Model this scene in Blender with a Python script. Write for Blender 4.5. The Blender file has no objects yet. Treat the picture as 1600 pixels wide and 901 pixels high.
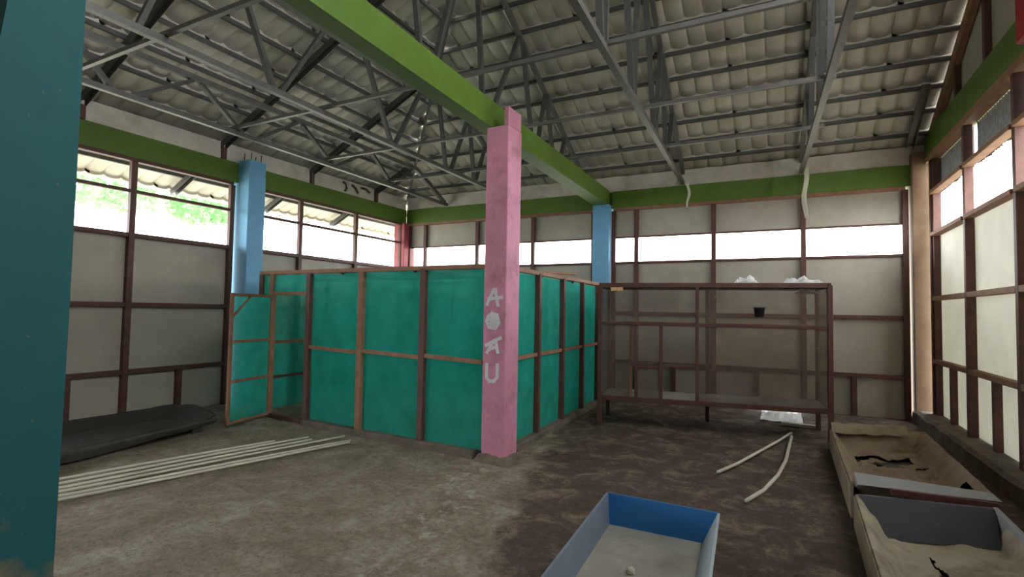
import bpy, bmesh, math, random
from mathutils import Vector, Matrix, noise
random.seed(7)
sc = bpy.context.scene
col = sc.collection

# ------------------------------------------------------------------ camera
F_PX = 819.556
yaw, pitch, roll = math.radians(27.142), math.radians(2.477), math.radians(0.981)
fwd = Vector((-math.sin(yaw) * math.cos(pitch), math.cos(yaw) * math.cos(pitch), math.sin(pitch)))
rgt0 = Vector((math.cos(yaw), math.sin(yaw), 0)); up0 = rgt0.cross(fwd)
rgt = rgt0 * math.cos(roll) + up0 * math.sin(roll)
up = -rgt0 * math.sin(roll) + up0 * math.cos(roll)
cam = bpy.data.cameras.new('camera'); cam.sensor_width = 36; cam.lens = 36 * F_PX / 1600
cam.clip_start = 0.05; cam.clip_end = 300
co = bpy.data.objects.new('camera', cam); col.objects.link(co)
m = Matrix((rgt, up, -fwd)).transposed().to_4x4(); m.translation = (0, 0, 1.5)
co.matrix_world = m
sc.camera = co

# ------------------------------------------------------------------ world, exposure
w = bpy.data.worlds.new('overcast'); sc.world = w; w.use_nodes = True
bg = w.node_tree.nodes['Background']
bg.inputs[0].default_value = (0.93, 0.97, 1.0, 1); bg.inputs[1].default_value = 1.0
sc.view_settings.view_transform = 'Standard'; sc.view_settings.look = 'None'
sc.view_settings.gamma = 1; sc.view_settings.use_curve_mapping = False
sc.view_settings.exposure = 3.9
sc.cycles.max_bounces = 8; sc.cycles.diffuse_bounces = 5; sc.cycles.transparent_max_bounces = 12
sc.cycles.sample_clamp_indirect = 4; sc.cycles.use_denoising = True

# room measures (metres, camera stands at the origin, 1.5 m above the floor)
XL, XR, YB, YF = -7.70, 1.92, 9.61, -2.2
RZ, RM, OVER = 4.06, 0.5, 1.5          # roof: height over the walls, slope, overhang
YRIDGE = (YB + YF) / 2

def portal(name, loc, rot, sx, sy):       # sampling guides in the real openings, no light of their own
    l = bpy.data.lights.new(name, 'AREA'); l.shape = 'RECTANGLE'; l.size = sx; l.size_y = sy
    l.cycles.is_portal = True
    o = bpy.data.objects.new(name, l); col.objects.link(o); o.location = loc; o.rotation_euler = rot
    return o
H = math.pi / 2
portal('portal_window_left', (XL - .12, 6.0, 2.95), (0, -H, 0), 1.05, 7.0)
portal('portal_window_back', ((XL + XR) / 2, YB + .12, 2.68), (-H, 0, 0), 9.3, .46)
portal('portal_window_right', (XR + .16, 7.43, 2.98), (0, H, 0), .62, 3.85)
portal('portal_open_side', (XL - .12, .2, 1.0), (0, -H, 0), 2.1, 2.4)

# ------------------------------------------------------------------ materials
def lin(c):
    return tuple(((v / 255) / 12.92 if v / 255 <= .04045 else ((v / 255 + .055) / 1.055) ** 2.4) for v in c)
MAT = {}
def mat(name, rgb, rough=.8, metal=0., var=.12, scale=6., bump=.15, bscale=40., stain=None, stain_amt=0., stain_scale=2.5):
    """Painted / weathered surface: base colour broken up by noise, optional stain, fine bump."""
    if name in MAT: return MAT[name]
    ma = bpy.data.materials.new(name); ma.use_nodes = True; MAT[name] = ma
    n, l = ma.node_tree.nodes, ma.node_tree.links
    b = n['Principled BSDF']; b.inputs['Roughness'].default_value = rough; b.inputs['Metallic'].default_value = metal
    c = lin(rgb)
    tc = n.new('ShaderNodeTexCoord'); no = n.new('ShaderNodeTexNoise'); no.inputs['Scale'].default_value = scale
    no.inputs['Detail'].default_value = 6; l.new(tc.outputs['Object'], no.inputs['Vector'])
    r = n.new('ShaderNodeValToRGB'); r.color_ramp.elements[0].position = .3; r.color_ramp.elements[1].position = .7
    r.color_ramp.elements[0].color = tuple(v * (1 - var) for v in c) + (1,)
    r.color_ramp.elements[1].color = tuple(min(1, v * (1 + var)) for v in c) + (1,)
    l.new(no.outputs['Fac'], r.inputs['Fac'])
    out = r.outputs['Color']
    if stain:
        n2 = n.new('ShaderNodeTexNoise'); n2.inputs['Scale'].default_value = stain_scale; n2.inputs['Detail'].default_value = 8
        n2.inputs['Roughness'].default_value = .65
        l.new(tc.outputs['Object'], n2.inputs['Vector'])
        r2 = n.new('ShaderNodeValToRGB'); r2.color_ramp.elements[0].position = .5; r2.color_ramp.elements[1].position = .72
        r2.color_ramp.elements[1].color = (stain_amt,) * 3 + (1,)
        l.new(n2.outputs['Fac'], r2.inputs['Fac'])
        mx = n.new('ShaderNodeMixRGB'); l.new(r2.outputs['Color'], mx.inputs['Fac']); l.new(out, mx.inputs['Color1'])
        mx.inputs['Color2'].default_value = lin(stain) + (1,); out = mx.outputs['Color']
    l.new(out, b.inputs['Base Color'])
    if bump:
        n3 = n.new('ShaderNodeTexNoise'); n3.inputs['Scale'].default_value = bscale; n3.inputs['Detail'].default_value = 5
        l.new(tc.outputs['Object'], n3.inputs['Vector'])
        bp = n.new('ShaderNodeBump'); bp.inputs['Strength'].default_value = bump; bp.inputs['Distance'].default_value = .01
        l.new(n3.outputs['Fac'], bp.inputs['Height']); l.new(bp.outputs['Normal'], b.inputs['Normal'])
    return ma

M_GREEN = mat('lime_green_paint', (82, 110, 30), .55, var=.1, stain=(80, 108, 45), stain_amt=.4)
M_PINK = mat('pink_paint', (195, 130, 152), .7, var=.08, stain=(120, 70, 75), stain_amt=.55, stain_scale=4)
M_BLUE = mat('sky_blue_paint', (110, 165, 200), .7, var=.06)
def teal_material():
    ma = mat('teal_paint', (2, 76, 78), .75, var=.06)
    n, l = ma.node_tree.nodes, ma.node_tree.links; b = n['Principled BSDF']
    src = b.inputs['Base Color'].links[0].from_socket
    tc = n.new('ShaderNodeTexCoord'); sp = n.new('ShaderNodeSeparateXYZ'); l.new(tc.outputs['Object'], sp.inputs[0])
    no = n.new('ShaderNodeTexNoise'); no.inputs['Scale'].default_value = 4; no.inputs['Detail'].default_value = 8; l.new(tc.outputs['Object'], no.inputs['Vector'])
    ad = n.new('ShaderNodeMath'); ad.operation = 'MULTIPLY_ADD'; l.new(no.outputs['Fac'], ad.inputs[0]); ad.inputs[1].default_value = -1.6; l.new(sp.outputs['Z'], ad.inputs[2])
    mr = n.new('ShaderNodeMapRange'); mr.inputs['From Min'].default_value = -.22; mr.inputs['From Max'].default_value = -.42; l.new(ad.outputs[0], mr.inputs['Value'])
    ch = n.new('ShaderNodeTexNoise'); ch.inputs['Scale'].default_value = 26; ch.inputs['Detail'].default_value = 3; l.new(tc.outputs['Object'], ch.inputs['Vector'])
    cr = n.new('ShaderNodeMapRange'); cr.inputs['From Min'].default_value = .71; cr.inputs['From Max'].default_value = .74; cr.inputs['To Max'].default_value = .5; l.new(ch.outputs['Fac'], cr.inputs['Value'])
    mm = n.new('ShaderNodeMath'); mm.operation = 'MAXIMUM'; l.new(mr.outputs['Result'], mm.inputs[0]); l.new(cr.outputs['Result'], mm.inputs[1])
    mx = n.new('ShaderNodeMixRGB'); l.new(mm.outputs[0], mx.inputs['Fac']); l.new(src, mx.inputs['Color1']); mx.inputs['Color2'].default_value = lin((108, 94, 70)) + (1,)
    l.new(mx.outputs['Color'], b.inputs['Base Color']); return ma
M_TEAL = teal_material()
M_TAN = mat('tan_plaster', (120, 96, 72), .8, var=.12, stain=(90, 70, 55), stain_amt=.4)
M_RED = mat('red_paint', (165, 25, 35), .6)
M_REDCOL = mat('faded_red_paint', (150, 70, 75), .7)
M_DARKWALL = mat('dark_bounce_cut_board', (70, 62, 55), .8)  # dark tone chosen to cut bounced light, used only on unseen boards
M_PANEL = mat('fibre_cement_board', (172, 164, 150), .85, var=.06, scale=3, bump=.08, bscale=90, stain=(140, 126, 108), stain_amt=.5, stain_scale=1.2)
M_STUD = mat('brown_stained_timber', (88, 55, 46), .65, var=.2, scale=9, bump=.2)
M_STUD2 = mat('raw_brown_timber', (138, 100, 76), .75, var=.2, scale=9, bump=.2)
M_CONC = mat('grey_concrete', (150, 145, 138), .95, var=.15, scale=5, bump=.35, stain=(90, 78, 66), stain_amt=.7)
M_KERB = mat('dirty_brown_kerb', (104, 94, 82), .95, var=.25, scale=6, bump=.4, stain=(70, 58, 48), stain_amt=.7)
M_PLAST = mat('pale_cement_render', (190, 182, 170), .95, var=.1, scale=4, bump=.3, stain=(140, 122, 104), stain_amt=.5)
M_STEEL = mat('galvanised_steel', (104, 101, 97), .45, .4, var=.12, scale=12, bump=.05)
M_STEELD = mat('dull_dark_steel', (82, 81, 79), .5, .4, var=.15, scale=10, bump=.05)
M_SHEET = mat('zinc_roof_sheet', (188, 181, 169), .5, .35, var=.1, scale=3, bump=.1, bscale=60, stain=(130, 112, 92), stain_amt=.45, stain_scale=1.1)
M_PIPE = mat('pvc_pipe', (205, 200, 182), .5, var=.1)
M_STONE = mat('pale_stone', (190, 180, 165), .9)
M_BLACK = mat('black_plastic', (35, 35, 40), .5)
M_CORR = mat('grey_corrugated', (150, 150, 150), .6, .1, var=.25, scale=14, bump=.1, stain=(150, 150, 150), stain_amt=.4, stain_scale=8)
M_RUST = mat('rusty_iron', (80, 54, 44), .8)

def translucent(name, rgb, transp, trans, var=.1, scale=4., fine=0.):
    ma = bpy.data.materials.new(name); ma.use_nodes = True
    n, l = ma.node_tree.nodes, ma.node_tree.links
    n.remove(n['Principled BSDF']); out = n['Material Output']
    c = lin(rgb)
    tc = n.new('ShaderNodeTexCoord'); no = n.new('ShaderNodeTexNoise'); no.inputs['Scale'].default_value = scale
    no.inputs['Detail'].default_value = 8
    l.new(tc.outputs['Object'], no.inputs['Vector'])
    r = n.new('ShaderNodeValToRGB'); r.color_ramp.elements[0].position = .3; r.color_ramp.elements[1].position = .75
    r.color_ramp.elements[0].color = tuple(v * (1 - var) for v in c) + (1,)
    r.color_ramp.elements[1].color = tuple(min(1, v * (1 + var) + .02 * var) for v in c) + (1,)
    l.new(no.outputs['Fac'], r.inputs['Fac'])
    d = n.new('ShaderNodeBsdfDiffuse'); t = n.new('ShaderNodeBsdfTranslucent'); tp = n.new('ShaderNodeBsdfTransparent')
    l.new(r.outputs['Color'], d.inputs['Color']); l.new(r.outputs['Color'], t.inputs['Color'])
    m1 = n.new('ShaderNodeMixShader'); m1.inputs[0].default_value = trans; l.new(d.outputs[0], m1.inputs[1]); l.new(t.outputs[0], m1.inputs[2])
    m2 = n.new('ShaderNodeMixShader'); m2.inputs[0].default_value = transp; l.new(m1.outputs[0], m2.inputs[1]); l.new(tp.outputs[0], m2.inputs[2])
    if fine:
        wv = n.new('ShaderNodeTexNoise'); wv.inputs['Scale'].default_value = 2.2; wv.inputs['Detail'].default_value = 7
        l.new(tc.outputs['Object'], wv.inputs['Vector'])
        mr = n.new('ShaderNodeMapRange'); mr.inputs['From Min'].default_value = .3; mr.inputs['From Max'].default_value = .7
        mr.inputs['To Min'].default_value = transp - fine; mr.inputs['To Max'].default_value = transp + fine
        l.new(wv.outputs['Fac'], mr.inputs['Value']); l.new(mr.outputs['Result'], m2.inputs[0])
    l.new(m2.outputs[0], out.inputs['Surface'])
    return ma
M_NET = translucent('green_shade_net', (58, 195, 176), .26, .6, .15, 5, .06)
M_MESH = translucent('dusty_wire_mesh', (114, 100, 88), .4, .3, .2, 6, .1)
M_PLASTIC = translucent('clear_plastic_film', (235, 235, 232), .45, .4, .1, 12, .3)
M_PANELR = translucent('thin_off_white_board', (228, 226, 216), .0, .2, .05, 3)
M_LEAF = translucent('leaf_green', (140, 185, 130), .0, .5, .3, 3)

def floor_material():
    ma = bpy.data.materials.new('dirty_concrete_floor'); ma.use_nodes = True
    n, l = ma.node_tree.nodes, ma.node_tree.links; b = n['Principled BSDF']; b.inputs['Roughness'].default_value = .85
    g = n.new('ShaderNodeTexCoord').outputs['Object']
    def nz(scale, det=8, rough=.6, dist=0.):
        t = n.new('ShaderNodeTexNoise'); t.inputs['Scale'].default_value = scale; t.inputs['Detail'].default_value = det
        t.inputs['Roughness'].default_value = rough; t.inputs['Distortion'].default_value = dist
        l.new(g, t.inputs['Vector']); return t.outputs['Fac']
    def ramp(src, *stops):
        r = n.new('ShaderNodeValToRGB'); el = r.color_ramp.elements
        while len(el) < len(stops): el.new(.5)
        for e, (p, c) in zip(el, stops): e.position = p; e.color = tuple(c) + (1,) if len(c) == 3 else c
        l.new(src, r.inputs['Fac']); return r.outputs['Color']
    def mix(f, a, c, mode='MIX'):
        x = n.new('ShaderNodeMixRGB'); x.blend_type = mode
        for s, i in ((f, 'Fac'), (a, 'Color1'), (c, 'Color2')):
            if isinstance(s, (float, int)): x.inputs[i].default_value = s
            elif isinstance(s, tuple): x.inputs[i].default_value = s + (1,)
            else: l.new(s, x.inputs[i])
        return x.outputs['Color']
    def math_(op, a, c=None):
        x = n.new('ShaderNodeMath'); x.operation = op
        for i, s in enumerate((a, c)):
            if s is None: continue
            if isinstance(s, (float, int)): x.inputs[i].default_value = s
            else: l.new(s, x.inputs[i])
        return x.outputs[0]
    sep = n.new('ShaderNodeSeparateXYZ'); l.new(g, sep.inputs[0])
    # distance right of the line that runs from the pink pillar towards the doorway
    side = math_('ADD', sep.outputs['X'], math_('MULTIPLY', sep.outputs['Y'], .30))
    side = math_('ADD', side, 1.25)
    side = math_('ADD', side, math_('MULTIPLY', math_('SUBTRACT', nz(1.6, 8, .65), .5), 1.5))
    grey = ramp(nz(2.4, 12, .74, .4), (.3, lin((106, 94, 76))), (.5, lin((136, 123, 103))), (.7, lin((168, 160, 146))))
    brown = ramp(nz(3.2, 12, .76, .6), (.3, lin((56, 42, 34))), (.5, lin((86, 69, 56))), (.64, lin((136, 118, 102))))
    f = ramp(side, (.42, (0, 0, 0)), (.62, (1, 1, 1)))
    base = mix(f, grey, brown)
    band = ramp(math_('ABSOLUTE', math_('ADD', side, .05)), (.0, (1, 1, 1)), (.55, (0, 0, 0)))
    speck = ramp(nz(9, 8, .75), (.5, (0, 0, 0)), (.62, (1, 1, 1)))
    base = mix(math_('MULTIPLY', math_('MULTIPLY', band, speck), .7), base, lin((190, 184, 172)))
    fine = ramp(nz(22, 10, .85), (.32, (.42, .40, .38)), (.5, (1, 1, 1)), (.72, (1.35, 1.33, 1.3)))
    base = mix(1.0, base, fine, 'MULTIPLY')
    dots = ramp(nz(42, 3, .6), (.63, (0, 0, 0)), (.67, (1, 1, 1)))
    base = mix(math_('MULTIPLY', dots, .6), base, lin((60, 50, 42)))
    l.new(base, b.inputs['Base Color'])
    bp = n.new('ShaderNodeBump'); bp.inputs['Strength'].default_value = 1.0; bp.inputs['Distance'].default_value = .04
    l.new(math_('ADD', nz(5, 10, .7), math_('MULTIPLY', nz(35, 6, .7), .35)), bp.inputs['Height']); l.new(bp.outputs['Normal'], b.inputs['Normal'])
    return ma
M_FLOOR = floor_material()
M_GROUND = mat('pale_ground', (148, 146, 130), .95, var=.15, scale=.6)

def canvas_material(name, lo, hi, dark):
    ma = mat(name, hi, .9, var=.12, scale=5, bump=.4, bscale=25, stain=lo, stain_amt=.9, stain_scale=3.2)
    return ma
M_CANVAS = canvas_material('tan_dirty_canvas', (112, 98, 82), (176, 164, 144), None)
M_CANVAS2 = canvas_material('brown_torn_canvas', (84, 70, 58), (140, 122, 100), None)
M_DARKTRAY = mat('dark_weathered_board', (72, 68, 64), .85, var=.2, scale=5, bump=.3, stain=(110, 104, 98), stain_amt=.4)
M_GREYBOARD = mat('grey_painted_board', (150, 150, 152), .7, var=.08)
M_MAROON = mat('maroon_strip', (92, 52, 50), .75)
M_NAVY = mat('black_navy_board', (48, 52, 62), .6, var=.2)
M_TBLUE = mat('bright_blue_board', (38, 108, 170), .6, var=.06)
M_TSLATE = mat('slate_blue_board', (112, 124, 138), .7, var=.08)
M_TPALE = mat('pale_blue_grey_board', (165, 176, 182), .7, var=.06)
M_TFLOOR = mat('dusty_grey_board', (150, 145, 135), .9, var=.14, scale=4, bump=.3, stain=(95, 90, 84), stain_amt=.6, stain_scale=3)
M_SPRAY = mat('pale_spray_paint', (205, 200, 208), .8, var=.06)

# ------------------------------------------------------------------ builders
def tag(o, label=None, cat=None, group=None, kind=None):
    if label: o['label'] = label
    if cat: o['category'] = cat
    if group: o['group'] = group
    if kind: o['kind'] = kind
    return o
def empty(name, loc=(0, 0, 0), parent=None):
    o = bpy.data.objects.new(name, None); o.empty_display_size = .1; col.objects.link(o); o.location = loc
    if parent: o.parent = parent
    return o
def link(name, me, material, parent=None):
    me.materials.clear(); me.materials.append(material)
    o = bpy.data.objects.new(name, me); col.objects.link(o)
    if parent:
        o.parent = parent
        o.matrix_parent_inverse = Matrix.Translation(-wloc(parent))
    return o
def wloc(o):
    v = Vector(o.location)
    while o.parent:
        o = o.parent
        v = v + Vector(o.location) if False else v
    return v if o.type != 'MESH' else Vector((0, 0, 0))
def pyd(name, vs, fs, material, parent=None, smooth=False):
    me = bpy.data.meshes.new(name); me.from_pydata([tuple(v) for v in vs], [], fs); me.validate(); me.update()
    bm = bmesh.new(); bm.from_mesh(me); bmesh.ops.recalc_face_normals(bm, faces=bm.faces); bm.to_mesh(me); bm.free()
    if smooth:
        for p in me.polygons: p.use_smooth = True
    return link(name, me, material, parent)
def bevel_mesh(me, w):
    bm = bmesh.new(); bm.from_mesh(me)
    bmesh.ops.bevel(bm, geom=bm.edges[:], offset=w, segments=1, affect='EDGES', clamp_overlap=True)
    bm.to_mesh(me); bm.free()
BOXF = [(0, 1, 3, 2), (4, 6, 7, 5), (0, 4, 5, 1), (2, 3, 7, 6), (0, 2, 6, 4), (1, 5, 7, 3)]
def box(name, lo, hi, material, parent=None, bevel=0.):
    vs = [(x, y, z) for x in (lo[0], hi[0]) for y in (lo[1], hi[1]) for z in (lo[2], hi[2])]
    o = pyd(name, vs, BOXF, material, parent)
    if bevel: bevel_mesh(o.data, bevel)
    return o
def frame_axes(p, q, hint):
    d = (q - p).normalized(); s = d.cross(hint)
    if s.length < 1e-4: s = d.cross(Vector((1, 0, 0)))
    s.normalize(); u = s.cross(d).normalized()
    return d, s, u
def bar(name, p, q, wd, ht, material, parent=None, hint=(0, 0, 1), bevel=0.):
    p, q = Vector(p), Vector(q); d, s, u = frame_axes(p, q, Vector(hint))
    vs = [c + s * a * wd / 2 + u * b * ht / 2 for c in (p, q) for a in (-1, 1) for b in (-1, 1)]
    o = pyd(name, vs, BOXF, material, parent)
    if bevel: bevel_mesh(o.data, bevel)
    return o
def channel(name, p, q, wd, ht, t, material, parent=None, hint=(0, 0, 1), lip=False):
    """open steel channel: web on the bottom, flanges up along hint"""
    p, q = Vector(p), Vector(q); d, s, u = frame_axes(p, q, Vector(hint))
    a, b = wd / 2, ht / 2
    prof = [(-a, b), (-a, -b), (a, -b), (a, b), (a - t, b), (a - t, -b + t), (-a + t, -b + t), (-a + t, b)]
    vs = [c + s * x + u * y for c in (p, q) for x, y in prof]; k = len(prof)
    fs = [(i, (i + 1) % k, k + (i + 1) % k, k + i) for i in range(k)]
    for base in (0, k):
        fs += [(base + 0, base + 1, base + 6, base + 7), (base + 1, base + 2, base + 5, base + 6), (base + 2, base + 3, base + 4, base + 5)]
    return pyd(name, vs, fs, material, parent)
def tube(name, pts, r, material, parent=None, seg=8):
    pts = [Vector(p) for p in pts]; vs, fs = [], []
    for i, p in enumerate(pts):
        d = (pts[min(i + 1, len(pts) - 1)] - pts[max(i - 1, 0)]).normalized()
        s = d.cross(Vector((0, 0, 1)))
        if s.length < 1e-3: s = d.cross(Vector((1, 0, 0)))
        s.normalize(); u = s.cross(d)
        rr = r[i] if isinstance(r, (list, tuple)) else r
        vs += [p + (s * math.cos(a) + u * math.sin(a)) * rr for a in (2 * math.pi * k / seg for k in range(seg))]
    for i in range(len(pts) - 1):
        for k in range(seg):
            fs.append((i * seg + k, i * seg + (k + 1) % seg, (i + 1) * seg + (k + 1) % seg, (i + 1) * seg + k))
    # hollow look: inset dark end left open is fine for thick pipe, close with caps
    fs.append(tuple(range(seg))); fs.append(tuple(range((len(pts) - 1) * seg, len(pts) * seg)))
    return pyd(name, vs, fs, material, parent, True)
def prism(name, secs, material, parent=None):
    """loft of quads: list of 4-point sections"""
    vs = [p for s in secs for p in s]; fs = []
    for i in range(len(secs) - 1):
        for k in range(4):
            fs.append((i * 4 + k, i * 4 + (k + 1) % 4, i * 4 + 4 + (k + 1) % 4, i * 4 + 4 + k))
    fs += [(0, 1, 2, 3), tuple(len(vs) - 4 + k for k in range(4))]
    return pyd(name, vs, fs, material, parent)

# ================================================================== SETTING
# floor with a slightly uneven surface
def make_floor():
    nx, ny = 150, 180; x0, x1, y0, y1 = XL - .1, XR + .1, YF - .5, YB + .1
    vs, fs = [], []
    for j in range(ny + 1):
        for i in range(nx + 1):
            x = x0 + (x1 - x0) * i / nx; y = y0 + (y1 - y0) * j / ny
            z = .012 * noise.noise(Vector((x * 1.1, y * 1.1, 0))) + .006 * noise.noise(Vector((x * 4, y * 4, 3)))
            vs.append((x, y, z - .012))
    for j in range(ny):
        for i in range(nx):
            a = j * (nx + 1) + i; fs.append((a, a + 1, a + nx + 2, a + nx + 1))
    me = bpy.data.meshes.new('floor'); me.from_pydata(vs, [], fs); me.update()
    for p in me.polygons: p.use_smooth = True
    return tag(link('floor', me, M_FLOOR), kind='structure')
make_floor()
tag(box('ground', (-70, -70, -.35), (70, 70, -.12), M_GROUND), kind='structure')

# ---- wall helpers: u runs along the wall, dep = depth outwards from the inner face
def wall_piece(side, name, u0, u1, z0, z1, d0, d1, material, parent, bevel=0.):
    if side == 'left': return box(name, (XL - d1, u0, z0), (XL - d0, u1, z1), material, parent, bevel)
    if side == 'right': return box(name, (XR + d0, u0, z0), (XR + d1, u1, z1), material, parent, bevel)
    return box(name, (u0, YB + d0, z0), (u1, YB + d1, z1), material, parent, bevel)
def studs(side, us, z0, z1, parent, wd=.075, d0=0., d1=.07, material=None):
    for u in us: wall_piece(side, 'stud', u - wd / 2, u + wd / 2, z0, z1, d0, d1, material or M_STUD, parent, .004)
def rails(side, edges, z, parent, ht=.06, d0=.005, d1=.065, material=None):
    for a, b in zip(edges[:-1], edges[1:]):
        wall_piece(side, 'rail', a + .038, b - .038, z - ht / 2, z + ht / 2, d0, d1, material or M_STUD, parent, .004)
def panels(side, edges, zs, parent, skip=(), material=None):
    for i, (a, b) in enumerate(zip(edges[:-1], edges[1:])):
        for j, (z0, z1) in enumerate(zip(zs[:-1], zs[1:])):
            if (i, j) in skip: continue
            wall_piece(side, 'panel', a + .004, b - .004, z0 + .003, z1 - .003, .071 + random.random() * .004, .083, material or M_PANEL, parent)

# ---- left wall
wl = tag(empty('wall_left', (XL, 5.5, 0)), kind='structure')
LB1 = [1.7, 2.62, 3.88, 5.30]; LB2 = [5.74, 6.64, 8.03, 9.45]
for E_ in (LB1, LB2):
    panels('left', E_, (-.06, .61, 1.5, 2.44), wl)
    studs('left', E_, -.04, 3.42, wl)
    rails('left', E_, .61, wl); rails('left', E_, 1.5, wl); rails('left', E_, 2.43, wl); rails('left', E_, 3.02, wl, ht=.045)
    wall_piece('left', 'header', E_[0], E_[-1], 3.42, 3.47, -.01, .08, M_STUD, wl)
    studs('left', [(a + b) / 2 for a, b in zip(E_[:-1], E_[1:])], 0, .58, wl)
box('beam', (XL - .2, 1.4, 3.47), (XL, YB, 3.79), M_GREEN, wl, .006)
box('cement_strip', (XL - .2, 1.4, 3.79), (XL - .03, YB, 4.06), M_PLAST, wl)
# rough brown scraps stuck on the cement strip
for y, pts in ((7.62, [(0, 4.0), (.06, 3.98), (.1, 3.9), (.05, 3.83)]), (7.86, [(0, 3.99), (.1, 3.95), (.17, 3.86)]), (8.12, [(0, 3.99), (.14, 3.99), (.26, 3.94)])):
    tube('brown_scrap', [(XL + .0, y + a, z) for a, z in pts], .022, M_RUST, wl, 6)

# ---- back wall
wb = tag(empty('wall_back', (-3, YB, 0)), kind='structure')
BB1 = [-7.62, -7.17, -5.80, -4.48, -3.2]; BB2 = [-2.80, -2.37, -1.03, .33, 1.67]
for E_ in (BB1, BB2):
    gap = [(i, 0) for i, (a, b) in enumerate(zip(E_[:-1], E_[1:])) if abs(a + 1.03) < .1]
    panels('back', E_, (-.06, .61, 1.5, 2.46), wb, gap)
    panels('back', E_, (2.90, 3.42), wb)
    studs('back', E_, -.04, 3.42, wb)
    rails('back', E_, .61, wb); rails('back', E_, 1.5, wb); rails('back', E_, 2.44, wb, ht=.04, d0=.03); rails('back', E_, 2.915, wb, ht=.03, d0=.03)
    wall_piece('back', 'header', E_[0], E_[-1], 3.42, 3.47, -.01, .08, M_STUD2, wb)
    mids = [(a + b) / 2 for a, b in zip(E_[:-1], E_[1:]) if b - a > .8]
    studs('back', mids, 0, .58, wb)
# the broken bottom panel: a ragged hole where daylight comes in
vs = [(-1.03, -.06), (-.46, -.06), (-.44, .08), (-.34, .13), (-.15, .11), (.02, .13), (.06, .15), (.26, .145), (.28, -.06), (.33, -.06), (.33, .6), (-1.03, .6)]
me_v = [(x, YB + d, z) for d in (.072, .083) for x, z in vs]; k = len(vs)
pyd('broken_panel', me_v, [tuple(range(k)), tuple(range(k, 2 * k))] + [(i, (i + 1) % k, k + (i + 1) % k, k + i) for i in range(k)], M_PANEL, wb)
box('beam', (XL, YB, 3.47), (-3.18, YB + .2, 3.79), M_GREEN, wb, .006)
box('beam', (-2.83, YB, 3.47), (1.78, YB + .2, 3.79), M_GREEN, wb, .006)
box('beam', (-3.18, YB + .06, 3.47), (-2.83, YB + .2, 3.79), M_GREEN, wb)
def back_strip():
    vs, fs = [], []; nn = 120
    for i in range(nn + 1):
        x = XL + (1.95 - XL) * i / nn
        zt_ = 4.075 + .012 * noise.noise(Vector((x * 3, 0, 0))) + .008 * noise.noise(Vector((x * 11, 4, 0)))
        vs += [(x, YB + .03, 3.79), (x, YB + .03, zt_), (x, YB + .2, zt_ - .03), (x, YB + .2, 3.79)]
    for i in range(nn):
        for k in range(3): fs.append((i * 4 + k, i * 4 + 4 + k, i * 4 + 5 + k, i * 4 + 1 + k))
    pyd('cement_strip', vs, fs, M_PLAST, wb)
back_strip()

# ---- right wall, standing on a low kerb
wr = tag(empty('wall_right', (XR, 5, 0)), kind='structure')
RB = [-2.0, -.7, .6, 1.9, 3.1, 4.3, 5.55, 6.30, 7.78, 9.32]
KZ = .16
panels('right', RB[5:], (KZ, .90, 1.78, 2.68), wr, (), M_PANELR)
panels('right', RB[:6], (KZ, .90, 1.78, 2.68), wr)
panels('right', RB[:7], (2.68, 3.28, 3.76), wr, (), M_DARKWALL)  # unseen window bays closed with added boards to keep daylight out
studs('right', RB, KZ, 3.76, wr, wd=.07, d0=-.02, d1=.07)
rails('right', RB, .90, wr, material=M_STUD2, d0=-.02); rails('right', RB, 1.78, wr, material=M_STUD2, d0=-.02)
rails('right', RB, 2.68, wr, material=M_STUD2, d0=-.04, ht=.05); rails('right', RB, 3.28, wr, material=M_STUD2, d0=-.04, ht=.05)
studs('right', [(a + b) / 2 for a, b in zip(RB[:-1], RB[1:])], KZ, .87, wr, wd=.07)
wall_piece('right', 'header', RB[0], 9.5, 3.755, 3.84, -.03, .09, M_STUD2, wr)
wall_piece('right', 'beam', YF, YB + .1, 3.84, 4.22, -.01, .2, M_GREEN, wr, .01)
wall_piece('right', 'end_stud', 9.22, 9.36, KZ, 3.76, .0, .09, M_STUD, wr)
def corrugated(name, y0, y1, z0, z1, x, parent):
    nn = int((y1 - y0) / .0125); vs, fs = [], []
    for i in range(nn + 1):
        y = y0 + (y1 - y0) * i / nn; dx = .009 * math.sin(2 * math.pi * (y - y0) / .075)
        zb = z0 + .02 * noise.noise(Vector((y * 5, 0, 0)))
        vs += [(x + dx, y, zb), (x + dx, y, z1)]
    for i in range(nn): fs.append((2 * i, 2 * i + 2, 2 * i + 3, 2 * i + 1))
    return pyd(name, vs, fs, M_CORR, parent, True)
for a, b in zip(RB[6:-1], RB[7:]):
    corrugated('corrugated_sheet', a + .05, b - .05, 3.27, 3.76, XR + .1, wr)
# kerb with a chipped edge
def kerb():
    nn = 60; vs, fs = [], []
    for i in range(nn + 1):
        y = YF + (YB - YF) * i / nn
        j1 = .03 * noise.noise(Vector((y * 2.2, 1, 0))); j2 = .02 * noise.noise(Vector((y * 3.1, 7, 0)))
        vs += [(1.70 + j1, y, -.05), (1.72 + j1, y, KZ - .03 + j2), (1.77 + j1, y, KZ + j2 * .6), (2.05, y, KZ), (2.05, y, -.05)]
    for i in range(nn):
        for k in range(4): fs.append((i * 5 + k, i * 5 + 5 + k, i * 5 + 6 + k, i * 5 + 1 + k))
    return pyd('kerb', vs, fs, M_KERB, wr)
kerb()
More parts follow.
